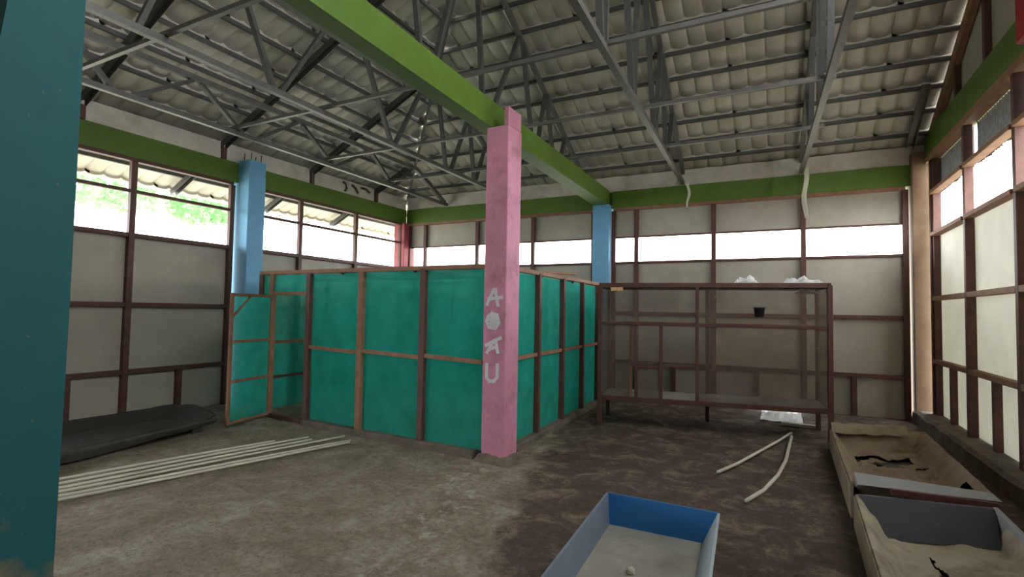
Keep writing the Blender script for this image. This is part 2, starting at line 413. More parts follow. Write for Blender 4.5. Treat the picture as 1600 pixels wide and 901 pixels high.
# gable cladding above the right beam
GX = 2.0
def rz(d): return RZ + RM * d
for i in range(8):
    y1 = 9.25 - i * 1.05; y0 = max(y1 - 1.05, YRIDGE)
    if y1 <= YRIDGE: break
    vs = [(GX + d, y, z) for d in (0, .012) for y, z in ((y0 + .004, 4.18), (y1 - .004, 4.18), (y1 - .004, max(4.19, rz(YB - y1))), (y0 + .004, rz(YB - y0)))]
    pyd('gable_panel', vs, [(0, 1, 2, 3), (4, 5, 6, 7), (0, 1, 5, 4), (1, 2, 6, 5), (2, 3, 7, 6), (3, 0, 4, 7)], M_PANEL, wr)
    if i: box('gable_stud', (GX - .06, y1 - .04, 4.2), (GX, y1 + .04, rz(YB - y1)), M_STUD, wr)
bar('rake_board', (GX - .05, YB - .3, rz(.3) - .06), (GX - .05, YRIDGE, rz(YB - YRIDGE) - .06), .07, .16, M_STUD2, wr)

# ---- front wall: unseen behind the camera, closed with dark boards to limit light
wf = tag(empty('wall_front', (-3, YF, 0)), kind='structure')
box('beam', (XL, YF - .2, 3.47), (XR, YF, 3.79), M_GREEN, wf)
box('cement_strip', (XL, YF - .2, 3.79), (XR, YF - .03, 4.06), M_PLAST, wf)
box('panel', (XL, YF - .15, -.1), (XR, YF, 3.47), M_DARKWALL, wf)
box('panel', (XL - .15, YF, 2.05), (XL, 1.4, 3.47), M_DARKWALL, wf)  # unseen boards narrowing the side opening to limit its light
box('panel', (XL - .15, YF, -.1), (XL, -1.0, 2.05), M_DARKWALL, wf)
box('beam', (XL - .2, YF, 3.47), (XL, 1.4, 3.79), M_GREEN, wf)
box('cement_strip', (XL - .2, YF, 3.79), (XL - .03, 1.4, 4.06), M_PLAST, wf)

# ---- columns
def column(label, lo, hi, material, name='column', extra=None):
    o = box(name, lo, hi, material, None, .008); tag(o, label, 'column', kind='structure'); return o
c1 = column('sky blue concrete column against the left wall between the high windows', (XL - .2, 5.38, -.05), (XL + .26, 5.68, 3.83), M_BLUE)
for dx, dy in ((.05, .05), (.05, .25), (.2, .06), (.2, .24)):
    tube('rebar_stub', [(XL + dx, 5.38 + dy, 3.8), (XL + dx + .01, 5.38 + dy, 3.95)], .008, M_RUST, c1, 6)
column('sky blue concrete column on the back wall under the green beam end', (-3.17, YB - .12, -.05), (-2.85, YB + .2, 3.54), M_BLUE)
column('faded red corner column between the left and back walls', (XL - .2, YB - .18, -.05), (XL + .09, YB + .2, 3.47), M_REDCOL)
column('tan plastered corner column at the back right corner', (1.735, YB - .1, -.05), (1.97, YB + .2, 3.95), M_TAN)
tag(box('beam_end', (1.72, 5.15, 3.74), (1.95, 5.60, 4.7), M_RED, None, .01), 'deep red beam end high on the right wall at the photo edge', 'beam', kind='structure')
column('pale column at the open left front corner', (XL - .2, YF - .2, -.1), (XL + .1, YF + .1, 3.47), M_BLUE)
column('pale column where the left wall begins', (XL - .2, 1.4, -.1), (XL + .1, 1.7, 3.47), M_BLUE)

# near teal column, face slightly tapered
def teal_column():
    secs = []
    for z, yn, yf in ((-.05, .55, 1.065), (1.5, .72, 1.075), (2.6, .83, 1.075), (3.46, .88, 1.07)):
        secs.append([(-2.56, yn, z), (-2.56, yf, z), (-2.86, yf, z), (-2.86, yn, z)])
    o = prism('column', secs, M_TEAL)
    return tag(o, 'dark teal painted column filling the left edge of the photo', 'column', kind='structure')
tc_ = teal_column()

# ---- lime green cross beam over the pillar
def cross_beam():
    secs = []
    for y, xl_, xr_, z0, z1 in ((YF, -2.74, -2.55, 3.40, 3.70), (2.2, -2.76, -2.60, 3.41, 3.69), (4.70, -2.83, -2.655, 3.40, 3.68), (YB, -3.165, -2.885, 3.535, 3.81)):
        secs.append([(xl_, y, z0), (xr_, y, z0), (xr_, y, z1), (xl_, y, z1)])
    o = prism('beam', secs, M_GREEN)
    return tag(o, 'lime green beam crossing overhead from the pink pillar to the back wall', 'beam', kind='structure')
cross_beam()

# ---- pink pillar with spray painted letters
PX0, PX1, PY0, PY1 = -2.69, -2.435, 4.62, 4.92
pillar = tag(empty('pillar', (-2.55, 4.75, 0)), 'pink pillar with four pale spray painted letters down its front', 'pillar', kind='structure')
box('shaft', (PX0, PY0, -.05), (PX1, PY1, 3.385), M_PINK, pillar, .008)
box('flange', (PX1 - .055, PY0, 3.385), (PX1, PY1 - .02, 3.575), M_PINK, pillar, .006)
def chip_collar():
    vs, fs = [], []; nn = 24
    ring = []
    for i in range(nn):
        a = 2 * math.pi * i / nn; c, s = math.cos(a), math.sin(a); kq = max(abs(c), abs(s))
        ring.append((c / kq, s / kq))
    for lv, (z, ex) in enumerate(((-.03, .05), (.02, .03), (.07, .004))):
        for i, (c, s) in enumerate(ring):
            j = noise.noise(Vector((c * 3, s * 3, lv)))
            vs.append(((PX0 + PX1) / 2 + c * (.15 + ex + .03 * j), (PY0 + PY1) / 2 + s * (.15 + ex + .03 * j), z + .05 * j))
    for lv in range(2):
        for i in range(nn): fs.append((lv * nn + i, lv * nn + (i + 1) % nn, lv * nn + nn + (i + 1) % nn, lv * nn + nn + i))
    pyd('crumbled_foot', vs, fs, M_KERB, pillar)
chip_collar()
def letter(strokes, cx, cz, wd, ht, name='painted_letter', sw=.034):
    vs, fs = [], []
    for st in strokes:
        pts = [Vector((cx + a * wd, PY0 - .002, cz + b * ht)) for a, b in st]
        for p, q in zip(pts[:-1], pts[1:]):
            p = p - Vector((0, .0006 * (len(vs) // 8), 0)); q = q - Vector((0, .0006 * (len(vs) // 8), 0))
            d = (q - p).normalized(); nrm = Vector((-d.z, 0, d.x)) * sw / 2; e = d * sw * .35; b0 = len(vs)
            quad = [p - e + nrm, p - e - nrm, q + e - nrm, q + e + nrm]
            vs += quad + [Vector((v.x, PY0 + .002, v.z)) for v in quad]
            fs += [tuple(b0 + k for k in range(4)), tuple(b0 + 4 + k for k in range(4))] + [(b0 + k, b0 + (k + 1) % 4, b0 + 4 + (k + 1) % 4, b0 + 4 + k) for k in range(4)]
    return pyd(name, vs, fs, M_SPRAY, pillar)
LX = -2.575
letter([[(-.5, -.45), (0, .5), (.12, .5), (.35, -.5)], [(-.4, -.1), (.65, 0)]], LX, 1.635, .15, .16)
o_ = letter([[(-.35, .3), (-.5, 0), (-.3, -.45), (.2, -.5), (.45, -.1), (.3, .4), (-.1, .5), (-.35, .3)], [(-.3, .1), (.3, .1)], [(-.2, -.15), (.3, -.15)], [(-.05, .4), (-.1, -.4)], [(.15, .4), (.15, -.4)]], LX, 1.40, .15, .15)
letter([[(-.45, -.5), (.1, .3), (.2, .35), (.4, -.45)], [(-.5, -.02), (.6, .5)], [(-.3, -.3), (.35, -.05)]], LX, 1.155, .15, .155)
letter([[(-.5, .5), (-.5, -.3), (-.25, -.5), (.15, -.5), (.45, -.25), (.45, .5)]], LX, .88, .13, .165)

# ================================================================== ROOF
roof = tag(empty('roof', (-3, YRIDGE, 6.9)), kind='structure')
COURSE = .39
def slope_sheet(slope, u0, u1, parent, fine=True):
    """one roof sheet: tile-profile waves across, stepped courses up the slope. d = distance inwards from the wall."""
    per = .2375; nu = max(2, int(round((u1 - u0) / per * (8 if fine else 2)))); rows = []
    d = -OVER
    kk = math.floor((d - .2) / COURSE)
    edges = [-OVER]
    e = .2 + COURSE * (kk + 1)
    while e < 5.95: edges.append(e); e += COURSE
    edges.append(YB - YRIDGE)
    for a, b in zip(edges[:-1], edges[1:]): rows += [(a, 1.), (b, 0.)]
    vs, fs = [], []
    for j, (dd, up_) in enumerate(rows):
        for i in range(nu + 1):
            u = u0 + (u1 - u0) * i / nu
            if slope == 'back': lim = min(u - XL, YB - YRIDGE)
            elif slope == 'left': lim = min(YB - u, u - YF)
            else: lim = min(u - XL, YRIDGE - YF)
            d_ = min(dd, lim); clipped = dd > lim
            wv = abs(math.sin(math.pi * (u - u0) / per))
            zz = RZ + RM * d_ + .07 + .004 * (int(round((u0 + 20) / SW)) % 2) + (.045 * up_ if not clipped else 0) - .036 * wv ** .6
            if slope == 'back': vs.append((u, YB - d_, zz))
            elif slope == 'left': vs.append((XL + d_, u, zz))
            else: vs.append((u, YF + d_, zz))
    w_ = nu + 1
    def dead(a): return False
    for j in range(len(rows) - 1):
        for i in range(nu):
            q = (j * w_ + i, j * w_ + i + 1, j * w_ + w_ + i + 1, j * w_ + w_ + i)
            P = [Vector(vs[k]) for k in q]
            if (P[1] - P[0]).cross(P[3] - P[0]).length + (P[2] - P[1]).cross(P[3] - P[2]).length < 1e-7: continue
            fs.append(q)
    if not fs: return None
    me = bpy.data.meshes.new('roof_sheet'); me.from_pydata(vs, [], fs); me.validate(); me.update()
    for p in me.polygons: p.use_smooth = False
    bm = bmesh.new(); bm.from_mesh(me); bmesh.ops.delete(bm, geom=[v for v in bm.verts if not v.link_faces], context='VERTS'); bm.to_mesh(me); bm.free()
    return link('roof_sheet', me, M_SHEET, parent)
SW = .95
u = XL - OVER
while u < 2.08:
    slope_sheet('back', u, min(u + SW + .06, 2.09), roof); u += SW
u = YF - OVER
while u < YB + OVER:
    slope_sheet('left', u, min(u + SW + .06, YB + OVER), roof, u > 1.0); u += SW
u = XL - OVER
while u < 2.08:
    slope_sheet('front', u, min(u + SW + .06, 2.09), roof, False); u += SW
# purlins (roof battens) at every course step
e = .2 - COURSE * 3
while e < YB - YRIDGE - .05:
    z = RZ + RM * e + .028
    slopehint = Vector((0, -RM, -1))
    x0 = XL + e + .02
    channel('purlin', (x0, YB - e, z), (2.06, YB - e, z), .045, .05, .004, M_STEELD, roof, hint=(0, 0, 1))
    y1 = YB - e - .02; y0 = max(YF + e, -1.0)
    if y1 - y0 > .2: channel('purlin', (XL + e, y0, z), (XL + e, y1, z), .045, .05, .004, M_STEELD, roof, hint=(0, 0, 1))
    e += COURSE
# jack rafters on the left slope and the hip rafter
for y in (1.45, 3.25, 5.12, 6.85, 8.58):
    dmax = YB - y - .1 if y > YRIDGE else 4.5
    channel('jack_rafter', (XL - 1.3, y, rz(-1.3) - .05), (XL + min(dmax, 5.0), y, rz(min(dmax, 5.0)) - .05), .085, .09, .006, M_STEELD, roof, hint=(0, 0, -1))
    box('rafter_bracket', (XL - .03, y - .035, 3.79), (XL + .02, y + .035, 3.97), M_RUST, roof)
dh = 5.8
bar('hip_rafter', (XL - .05, YB + .05, RZ - .09), (XL + dh, YB - dh, rz(dh) - .07), .035, .09, M_STEEL, roof)
channel('end_rafter', (1.72, YB - .05, rz(.05) - .05), (1.72, YB - 1.1, rz(1.1) - .05), .1, .07, .006, M_STEEL, roof, hint=(0, 0, -1))

# ---- light steel trusses running towards the back wall
def truss(label, xs, ztop, webs, zb=3.83, mat_=M_STEEL, cw=.065):
    """xs(y) gives the truss line; ztop(y) the underside of the roof members"""
    t = tag(empty('roof_truss', (xs(6), 6, zb)), label, 'truss', 'light steel roof trusses')
    P = lambda y, z: (xs(y), y, z)
    channel('bottom_chord', P(YF + .1, zb), P(YB - .02, zb), cw, .06, .006, mat_, t, hint=(0, 0, 1))
    ys = sorted(set([YB - .02, YRIDGE] + [y for y, z in ztop]), reverse=True)
    for (ya, za), (yb_, zb_) in zip(ztop[:-1], ztop[1:]):
        channel('top_chord', P(ya, za), P(yb_, zb_), .06, .075, .006, mat_, t, hint=(0, 0, 1))
    for (ya, za), (yb_, zb_) in webs:
        dy, dz = yb_ - ya, zb_ - za
        channel('web', P(ya, za), P(yb_, zb_), .06, .045, .005, M_STEELD, t, hint=(0, -dz, dy) if dz * 1 else (0, 0, 1))
    return t
zt = lambda y: rz(YB - y) - .045
xa = lambda y: -1.40 - .030 * (y - 5)
truss('light steel truss in the middle of the back roof slope, second from the gable wall', xa, [(YB, zt(YB)), (YRIDGE, zt(YRIDGE))],
      [((8.35, zt(8.35)), (7.85, 3.85)), ((7.35, zt(7.35)), (7.75, 3.85)), ((7.25, zt(7.25)), (6.88, 3.85)), ((6.05, zt(6.05)), (6.80, 3.85)),
       ((5.85, zt(5.85)), (5.60, 3.85)), ((4.75, zt(4.75)), (5.52, 3.85)), ((4.5, zt(4.5)), (4.42, 3.85)), ((3.7, zt(3.75)), (4.3, 3.85))])
xb = lambda y: .43 - .035 * (y - 6)
truss('light steel truss nearest the right gable wall', xb, [(YB, zt(YB)), (YRIDGE, zt(YRIDGE))],
      [((8.35, zt(8.35)), (7.9, 3.85)), ((7.5, zt(7.5)), (7.85, 3.85)), ((6.75, zt(6.75)), (6.78, 3.85)), ((5.95, zt(5.95)), (6.68, 3.85)),
       ((5.3, zt(5.3)), (5.85, 3.85)), ((4.9, zt(4.9)), (4.4, 3.85)), ((4.1, zt(4.1)), (4.3, 3.85))])
xc = lambda y: -3.36
truss('light steel truss just left of the green cross beam', xc, [(YB, zt(YB)), (5.35, zt(5.35)), (2.0, zt(5.35))],
      [((8.5, zt(8.5)), (8.15, 3.85)), ((7.65, zt(7.65)), (8.05, 3.85)), ((7.62, zt(7.62)), (7.25, 3.85)), ((6.76, zt(6.76)), (7.2, 3.85)),
       ((6.65, zt(6.65)), (5.75, 3.85)), ((5.40, zt(5.4)), (5.68, 3.85)), ((5.2, zt(5.35)), (4.5, 3.85)), ((4.0, zt(5.35)), (4.4, 3.85)), ((3.0, zt(5.35)), (2.6, 3.85))])
xe = lambda y: -4.90 - .02 * (y - 6)
truss('light steel truss of middle height over the net enclosure', xe, [(YB, zt(YB)), (6.90, zt(6.9)), (0., zt(6.9))],
      [((8.45, zt(8.45)), (8.1, 3.85)), ((7.85, zt(7.85)), (8.05, 3.85)), ((7.8, zt(7.8)), (7.28, 3.85)), ((6.78, zt(6.9)), (7.12, 3.85)),
       ((6.7, zt(6.9)), (5.8, 3.85)), ((4.85, zt(6.9)), (5.72, 3.85)), ((4.75, zt(6.9)), (3.85, 3.85)), ((3.05, zt(6.9)), (3.75, 3.85)), ((2.9, zt(6.9)), (2.4, 3.85))])
xd = lambda y: -6.53 - .012 * (y - 6)
truss('low light steel truss closest to the left windows', xd, [(9.5, 3.86), (8.45, 4.34), (0., 4.34)],
      [((8.3, 4.3), (7.8, 3.85)), ((7.15, 4.3), (7.72, 3.85)), ((7.05, 4.3), (6.3, 3.85)), ((5.58, 4.3), (6.22, 3.85)), ((5.48, 4.3), (4.8, 3.85)),
       ((3.98, 4.3), (4.58, 3.85)), ((3.88, 4.3), (3.2, 3.85)), ((2.6, 4.3), (3.0, 3.85))])
# ---- tie battens laid across the bottom chords
for y, lab in ((2.60, 'steel tie batten across the trusses, nearest the teal column'), (4.42, 'steel tie batten across the trusses above the pink pillar'),
               (6.0, 'steel tie batten across the trusses, second from the back wall'), (7.54, 'steel tie batten across the trusses nearest the back wall')):
    o = channel('tie_batten', (-6.6, y + .03, 3.885), (.5, y - .02, 3.885), .04, .04, .004, M_STEEL, None, hint=(0, 0, 1))
    tag(o, lab, 'batten', 'steel tie battens over the truss chords')
# ---- pale cloth strips hanging from the roof at the back wall
def cloth_strip(label, x, y, z0, z1, wd):
    vs, fs = [], []; nn = 14
    for i in range(nn + 1):
        t = i / nn; z = z0 + (z1 - z0) * t; ox = .02 * math.sin(t * 7 + x); tw = .8 * t * math.sin(t * 5)
        for s in (-1, 0, 1):
            vs.append((x + ox + s * wd / 2 * math.cos(tw), y + s * wd / 2 * math.sin(tw) + (.012 if s == 0 else 0), z))
    for i in range(nn):
        for k in range(2): fs.append((i * 3 + k, i * 3 + k + 1, i * 3 + k + 4, i * 3 + k + 3))
    o = pyd('cloth_strip', vs, fs, M_PIPE, None, True)
    sd = o.modifiers.new('thick', 'SOLIDIFY'); sd.thickness = .006
    return tag(o, label, 'cloth strip')
cloth_strip('longer pale cloth strip hanging from the roof beside the gable truss', .355, YB - .2, 3.86, 3.05, .07)
cloth_strip('short pale cloth strip hanging over the green beam of the back wall', -1.43, YB - .14, 3.80, 3.36, .045)

# ================================================================== NET ENCLOSURE
cage = tag(empty('net_enclosure', (-4.5, 6.5, 0)), 'walk-in enclosure of green shade net on a timber frame beside the pink pillar', 'enclosure')
ZC = 1.96
def FP(x): return Vector((x, 4.70 + (-2.69 - x) * .075, 0))          # front line
def RP(y): return Vector((-2.58 - (y - 5.0) * .045, y, 0))           # right line
def LP(y): return Vector((-6.50 - (y - 5.0) * .03, y, 0))            # left line
KB = .05
def post(p, z0=KB, z1=ZC, s=.075, mt=None, parent=cage, name='post'):
    return bar(name, (p.x, p.y, z0), (p.x, p.y, z1), s, s * .8, mt or M_STUD, parent, hint=(0, 1, 0), bevel=.003)
def net(p, q, z0, z1, parent=cage, off=(0, 0, 0), name='net_panel', sag=.012):
    p, q = Vector(p), Vector(q); nu, nv = 10, 10; vs, fs = [], []
    nrm = (q - p).cross(Vector((0, 0, 1))).normalized()
    for j in range(nv + 1):
        for i in range(nu + 1):
            a, b = i / nu, j / nv
            s = sag * math.sin(a * math.pi) * math.sin(b * math.pi) * (noise.noise(Vector((p.x + a * 3, p.y + b * 3, 0))) + .5)
            s += .004 * math.sin(a * 18 + b * 4)
            c = p.lerp(q, a) + nrm * s; vs.append((c.x + off[0], c.y + off[1], z0 + (z1 - z0) * b))
    for j in range(nv):
        for i in range(nu):
            k = j * (nu + 1) + i; fs.append((k, k + 1, k + nu + 2, k + nu + 1))
    return pyd(name, vs, fs, M_NET, parent, True)
fx = [-2.70, -3.55, -4.53, -5.50]
for x in fx[1:]: post(FP(x), mt=M_STUD if x != -4.53 else M_STUD2)
post(FP(-6.28), mt=M_STUD2); post(FP(-6.52))
for a, b in zip(fx[:-1], fx[1:]):
    pa, pb = FP(a), FP(b)
    bar('rail', (pa.x - .03, pa.y, .97), (pb.x + .03, pb.y, .99), .035, .045, M_STUD2, cage, bevel=.003)
    net(FP(a) + Vector((0, .03, 0)), FP(b) + Vector((0, .03, 0)), KB + .01, .98); net(FP(a) + Vector((0, .03, 0)), FP(b) + Vector((0, .03, 0)), .98, ZC - .02)
pa, pb = FP(-2.70), FP(-6.56)
bar('top_rail', (pa.x, pa.y, ZC), (pb.x, pb.y, ZC + .02), .05, .05, M_STUD2, cage, bevel=.003)
# strip over the doorway and the bay left of it
bar('door_header', tuple(FP(-5.53) + Vector((0, 0, 1.69))), tuple(FP(-6.25) + Vector((0, 0, 1.69))), .04, .045, M_STUD2, cage)
net(FP(-5.5), FP(-6.28), 1.71, ZC - .02)
net(FP(-6.28), FP(-6.52), KB, ZC - .02)
# right side
ry = [4.93, 5.80, 6.70, 7.62, 8.48]
for i, y in enumerate(ry[1:]): post(RP(y))
for a, b in zip(ry[:-1], ry[1:]):
    pa, pb = RP(a), RP(b)
    bar('rail', (pa.x, pa.y + .03, .985), (pb.x, pb.y - .03, .985), .035, .045, M_STUD2, cage, bevel=.003)
    o3 = Vector((-.03, 0, 0)); net(RP(a) + o3, RP(b) + o3, KB + .01, .98); net(RP(a) + o3, RP(b) + o3, .98, ZC - .02)
bar('top_rail', tuple(RP(4.9) + Vector((0, 0, ZC))), tuple(RP(8.52) + Vector((0, 0, ZC + .02))), .05, .05, M_STUD2, cage, bevel=.003)
# left and back sides
ly = [5.0, 6.2, 7.4, 8.5]
for y in ly[1:]: post(LP(y))
for a, b in zip(ly[:-1], ly[1:]):
    net(LP(a), LP(b), KB, .98); net(LP(a), LP(b), .98, ZC - .02)
    bar('rail', tuple(LP(a) + Vector((.02, 0, 1.0))), tuple(LP(b) + Vector((.02, 0, 1.0))), .035, .045, M_STUD2, cage)
    bar('rail', tuple(LP(a) + Vector((.02, 0, .5))), tuple(LP(b) + Vector((.02, 0, .5))), .03, .04, M_STUD, cage)
bar('top_rail', tuple(LP(4.97) + Vector((0, 0, ZC))), tuple(LP(8.5) + Vector((0, 0, ZC))), .05, .05, M_STUD2, cage)
bx_ = [-2.74, -3.7, -4.7, -5.65, -6.6]
for x in bx_[1:-1]: post(Vector((x, 8.5, 0)))
for a, b in zip(bx_[:-1], bx_[1:]):
    net((a, 8.52, 0), (b, 8.52, 0), KB, .98); net((a, 8.52, 0), (b, 8.52, 0), .98, ZC - .02)
    bar('rail', (a, 8.5, .98), (b, 8.5, .98), .035, .045, M_STUD2, cage)
bar('top_rail', (-2.74, 8.5, ZC), (-6.6, 8.5, ZC), .05, .05, M_STUD2, cage)
# net roof with a slight sag, on cross battens
def roof_net():
    nu, nv = 24, 22; vs, fs = [], []
    for j in range(nv + 1):
        for i in range(nu + 1):
            a, b = i / nu, j / nv
            f_ = FP(-2.75 + (-3.75) * a); x = f_.x - .12 * b; y = f_.y + (8.5 - f_.y) * b
            s = abs(math.sin(a * math.pi * 4)) * abs(math.sin(b * math.pi * 3)) * .05 + .03 * noise.noise(Vector((x, y, 0)))
            vs.append((x, y, ZC - .015 - s * (1 if 0 < a < 1 and 0 < b < 1 else 0)))
    for j in range(nv):
        for i in range(nu):
            k = j * (nu + 1) + i; fs.append((k, k + 1, k + nu + 2, k + nu + 1))
    pyd('roof_net', vs, fs, M_NET, cage, True)
roof_net()
for y in (5.95, 7.2):
    bar('roof_batten', tuple(RP(y) + Vector((0, 0, ZC - .02))), tuple(LP(y) + Vector((0, 0, ZC - .02))), .03, .035, M_STUD, cage)
for x in (-3.7, -4.9):
    bar('roof_batten', tuple(FP(x) + Vector((0, 0, ZC - .02))), (x - .1, 8.5, ZC - .02), .03, .035, M_STUD, cage)
# open door leaf
hinge, tip = FP(-6.25), Vector((-6.10, 4.24, 0))
hinge = hinge + Vector((0, -.04, 0))
door = empty('door', (hinge.x, hinge.y, 0), cage)
door.matrix_parent_inverse = Matrix.Translation(-Vector(cage.location))
def dbar(name, p, q, s=.04):
    o = bar(name, p, q, s, s, M_STUD2, None, bevel=.003); o.parent = door; o.matrix_parent_inverse = Matrix.Translation(-Vector((hinge.x, hinge.y, 0))); return o
for p in (hinge, tip): dbar('stile', (p.x, p.y, .03), (p.x, p.y, 1.67))
for z in (.05, .56, 1.06, 1.65): dbar('door_rail', (hinge.x, hinge.y, z), (tip.x, tip.y, z), .035)
dbar('brace', (tip.x, tip.y, 1.35), tuple(tip.lerp(hinge, .45) + Vector((0, 0, 1.64))), .025)
for z0, z1 in ((.05, .56), (.56, 1.06), (1.06, 1.65)):
    o = net(hinge, tip, z0, z1, None, name='door_net'); o.parent = door; o.matrix_parent_inverse = Matrix.Translation(-Vector((hinge.x, hinge.y, 0)))
# low concrete kerb under the enclosure
kb = tag(empty('trim_1', (-4.5, 4.8, 0)), kind='structure')
pa, pb = FP(-2.8), FP(-5.5)
bar('kerb', (pa.x, pa.y, .02), (pb.x, pb.y, .005), .14, .09, M_KERB, kb, bevel=.01)
pa, pb = RP(4.98), RP(8.52)
bar('kerb', (pa.x, pa.y, .02), (pb.x, pb.y, .005), .13, .09, M_KERB, kb, bevel=.01)
bar('threshold', tuple(FP(-5.5) + Vector((0, 0, .02))), tuple(FP(-6.3) + Vector((0, 0, .02))), .06, .06, M_STUD, kb)
o = prism('wood_scrap', [[(-2.86, 6.05, 1.99), (-2.78, 6.03, 1.99), (-2.78, 6.03, 2.015), (-2.86, 6.05, 2.015)], [(-2.66, 6.85, 2.02), (-2.54, 6.85, 2.02), (-2.54, 6.85, 2.05), (-2.66, 6.85, 2.05)], [(-2.60, 7.0, 2.02), (-2.56, 7.0, 2.02), (-2.56, 7.0, 2.03), (-2.60, 7.0, 2.03)]], M_STUD2)
tag(o, 'flat pointed wood offcut lying on the enclosure top rail', 'wood scrap')

# ================================================================== MESH CABINET
A0, B0 = Vector((-2.19, 6.92, 0)), Vector((.53, 7.40, 0))
dirx = (B0 - A0); W = dirx.length; dirx.normalize(); diry = Vector((-.13, .99, 0)).normalized(); DEP = .72
cabinet = tag(empty('mesh_cabinet', tuple(A0.lerp(B0, .5))), 'long brown timber cabinet with dusty wire mesh panes, standing on legs before the back wall', 'cabinet')
def CP(u, d, z): return A0 + dirx * (u * W) + diry * (d * DEP) + Vector((0, 0, z))
def cbar(name, p, q, s=.05, h=None, mt=None): return bar(name, p, q, s, h or s, mt or M_STUD, cabinet, hint=(0, 0, 1) if abs(p.z - q.z) < .2 else tuple(diry), bevel=.003)
ZT, ZS, ZBm = 1.88, 1.36, .36
UM = .452
for uu in (0, 1):
    for dd in (0, 1): cbar('leg', CP(uu, dd, 0), CP(uu, dd, ZT), .055)
cbar('leg', CP(.5, 1, 0), CP(.5, 1, ZT), .05)
for z, s in ((ZT - .01, .05), (ZBm, .06)):
    for dd in (0, 1): cbar('rail', CP(.01, dd, z), CP(.99, dd, z), .045, s)
    for uu in (0, 1): cbar('rail', CP(uu, .04, z), CP(uu, .96, z), .045, s)
cbar('rail', CP(.01, 0, ZS), CP(.99, 0, ZS), .04, .04); cbar('rail', CP(.01, 1, ZS), CP(.99, 1, ZS), .04, .04, M_STUD2)
cbar('mullion', CP(UM, 0, ZBm), CP(UM, 0, ZT), .045)
cbar('mullion', CP(.29, 0, ZBm), CP(.29, 0, ZS), .045)
cbar('mullion', CP(.175, 0, ZBm), CP(.175, 0, .80), .045); cbar('rail', CP(.175, 0, .80), CP(.29, 0, .80), .035)
cbar('rail', CP(.29, 0, .82), CP(UM, 0, .82), .03)
cbar('mullion', CP(.145, .06, ZBm), CP(.15, .06, ZS), .035, None, M_STUD2)
# floor and top boards
def quad_board(name, pts, th, mt):
    vs = [p for p in pts] + [p + Vector((0, 0, th)) for p in pts]
    return pyd(name, vs, [(0, 1, 2, 3), (4, 5, 6, 7), (0, 1, 5, 4), (1, 2, 6, 5), (2, 3, 7, 6), (3, 0, 4, 7)], mt, cabinet)
quad_board('floor_board', [CP(0, 0, .375), CP(1, 0, .375), CP(1, 1, .375), CP(0, 1, .375)], .015, M_CONC)
quad_board('top_board', [CP(-.005, -.02, ZT + .015), CP(1.005, -.02, ZT + .015), CP(1.005, 1.02, ZT + .015), CP(-.005, 1.02, ZT + .015)], .012, M_STUD)
def pane(p0, p1, p2, p3, name='mesh_pane'): return pyd(name, [p0, p1, p2, p3], [(0, 1, 2, 3)], M_MESH, cabinet)
def cpane(u0, u1, z0, z1, d=0): return pane(CP(u0, d, z0), CP(u1, d, z0), CP(u1, d, z1), CP(u0, d, z1))
cpane(.01, UM, ZS, ZT); cpane(UM, .99, ZS, ZT); cpane(.01, .145, ZBm, ZS); cpane(.15, .29, .80, ZS); cpane(.175, .29, ZBm, .80)
cpane(.29, UM, .82, ZS); cpane(UM, .99, ZBm, ZS)
for z0, z1 in ((ZBm, ZS), (ZS, ZT)):
    pane(CP(0, .03, z0), CP(0, .97, z0), CP(0, .97, z1), CP(0, .03, z1)); pane(CP(1, .03, z0), CP(1, .97, z0), CP(1, .97, z1), CP(1, .03, z1))
for uu in (.055, .085):
    pts = [CP(uu, -.035, ZT - .085), CP(uu + .028, -.035, ZT - .075), CP(uu + .024, -.035, ZT - .03), CP(uu - .004, -.035, ZT - .035)]
    vs = pts + [p - diry * .006 for p in pts]
    o = pyd('paper_tag', vs, [(0, 1, 2, 3), (4, 5, 6, 7), (0, 1, 5, 4), (1, 2, 6, 5), (2, 3, 7, 6), (3, 0, 4, 7)], mat('tan_paper', (215, 170, 130), .8), cabinet)
# crumpled film left in the top right corner
def crumple(name, c, sx, sy, sz, material, seed, parent=None, n_=9, flat=.0):
    vs, fs = [], []
    for j in range(n_ + 1):
        for i in range(n_ + 1):
            a, b = i / n_ * 2 - 1, j / n_ * 2 - 1
            hh = max(0., noise.noise(Vector((a * 2.2 + seed, b * 2.2, seed * 3))) * .9 + .35) * (1 - max(abs(a), abs(b)) ** 3 * .8)
            vs.append((c[0] + a * sx + .02 * noise.noise(Vector((i, j, seed))), c[1] + b * sy, c[2] + hh * sz))
    for j in range(n_):
        for i in range(n_):
            k = j * (n_ + 1) + i; fs.append((k, k + 1, k + n_ + 2, k + n_ + 1))
    return pyd(name, vs, fs, material, parent)
c = CP(.93, .4, ZT - .1); crumple('torn_film', c, .14, .1, .09, M_PLASTIC, 4.4, cabinet)
c = CP(.67, .25, ZT + .028); tag(crumple('plastic_bag', c, .14, .1, .16, M_PLASTIC, 1.7), 'crumpled clear plastic bag on the cabinet top, the left of two', 'plastic bag')
c = CP(.905, .3, ZT + .028); tag(crumple('plastic_bag', c, .22, .12, .13, M_PLASTIC, 9.3), 'flattened clear plastic bag near the right end of the cabinet top', 'plastic bag')
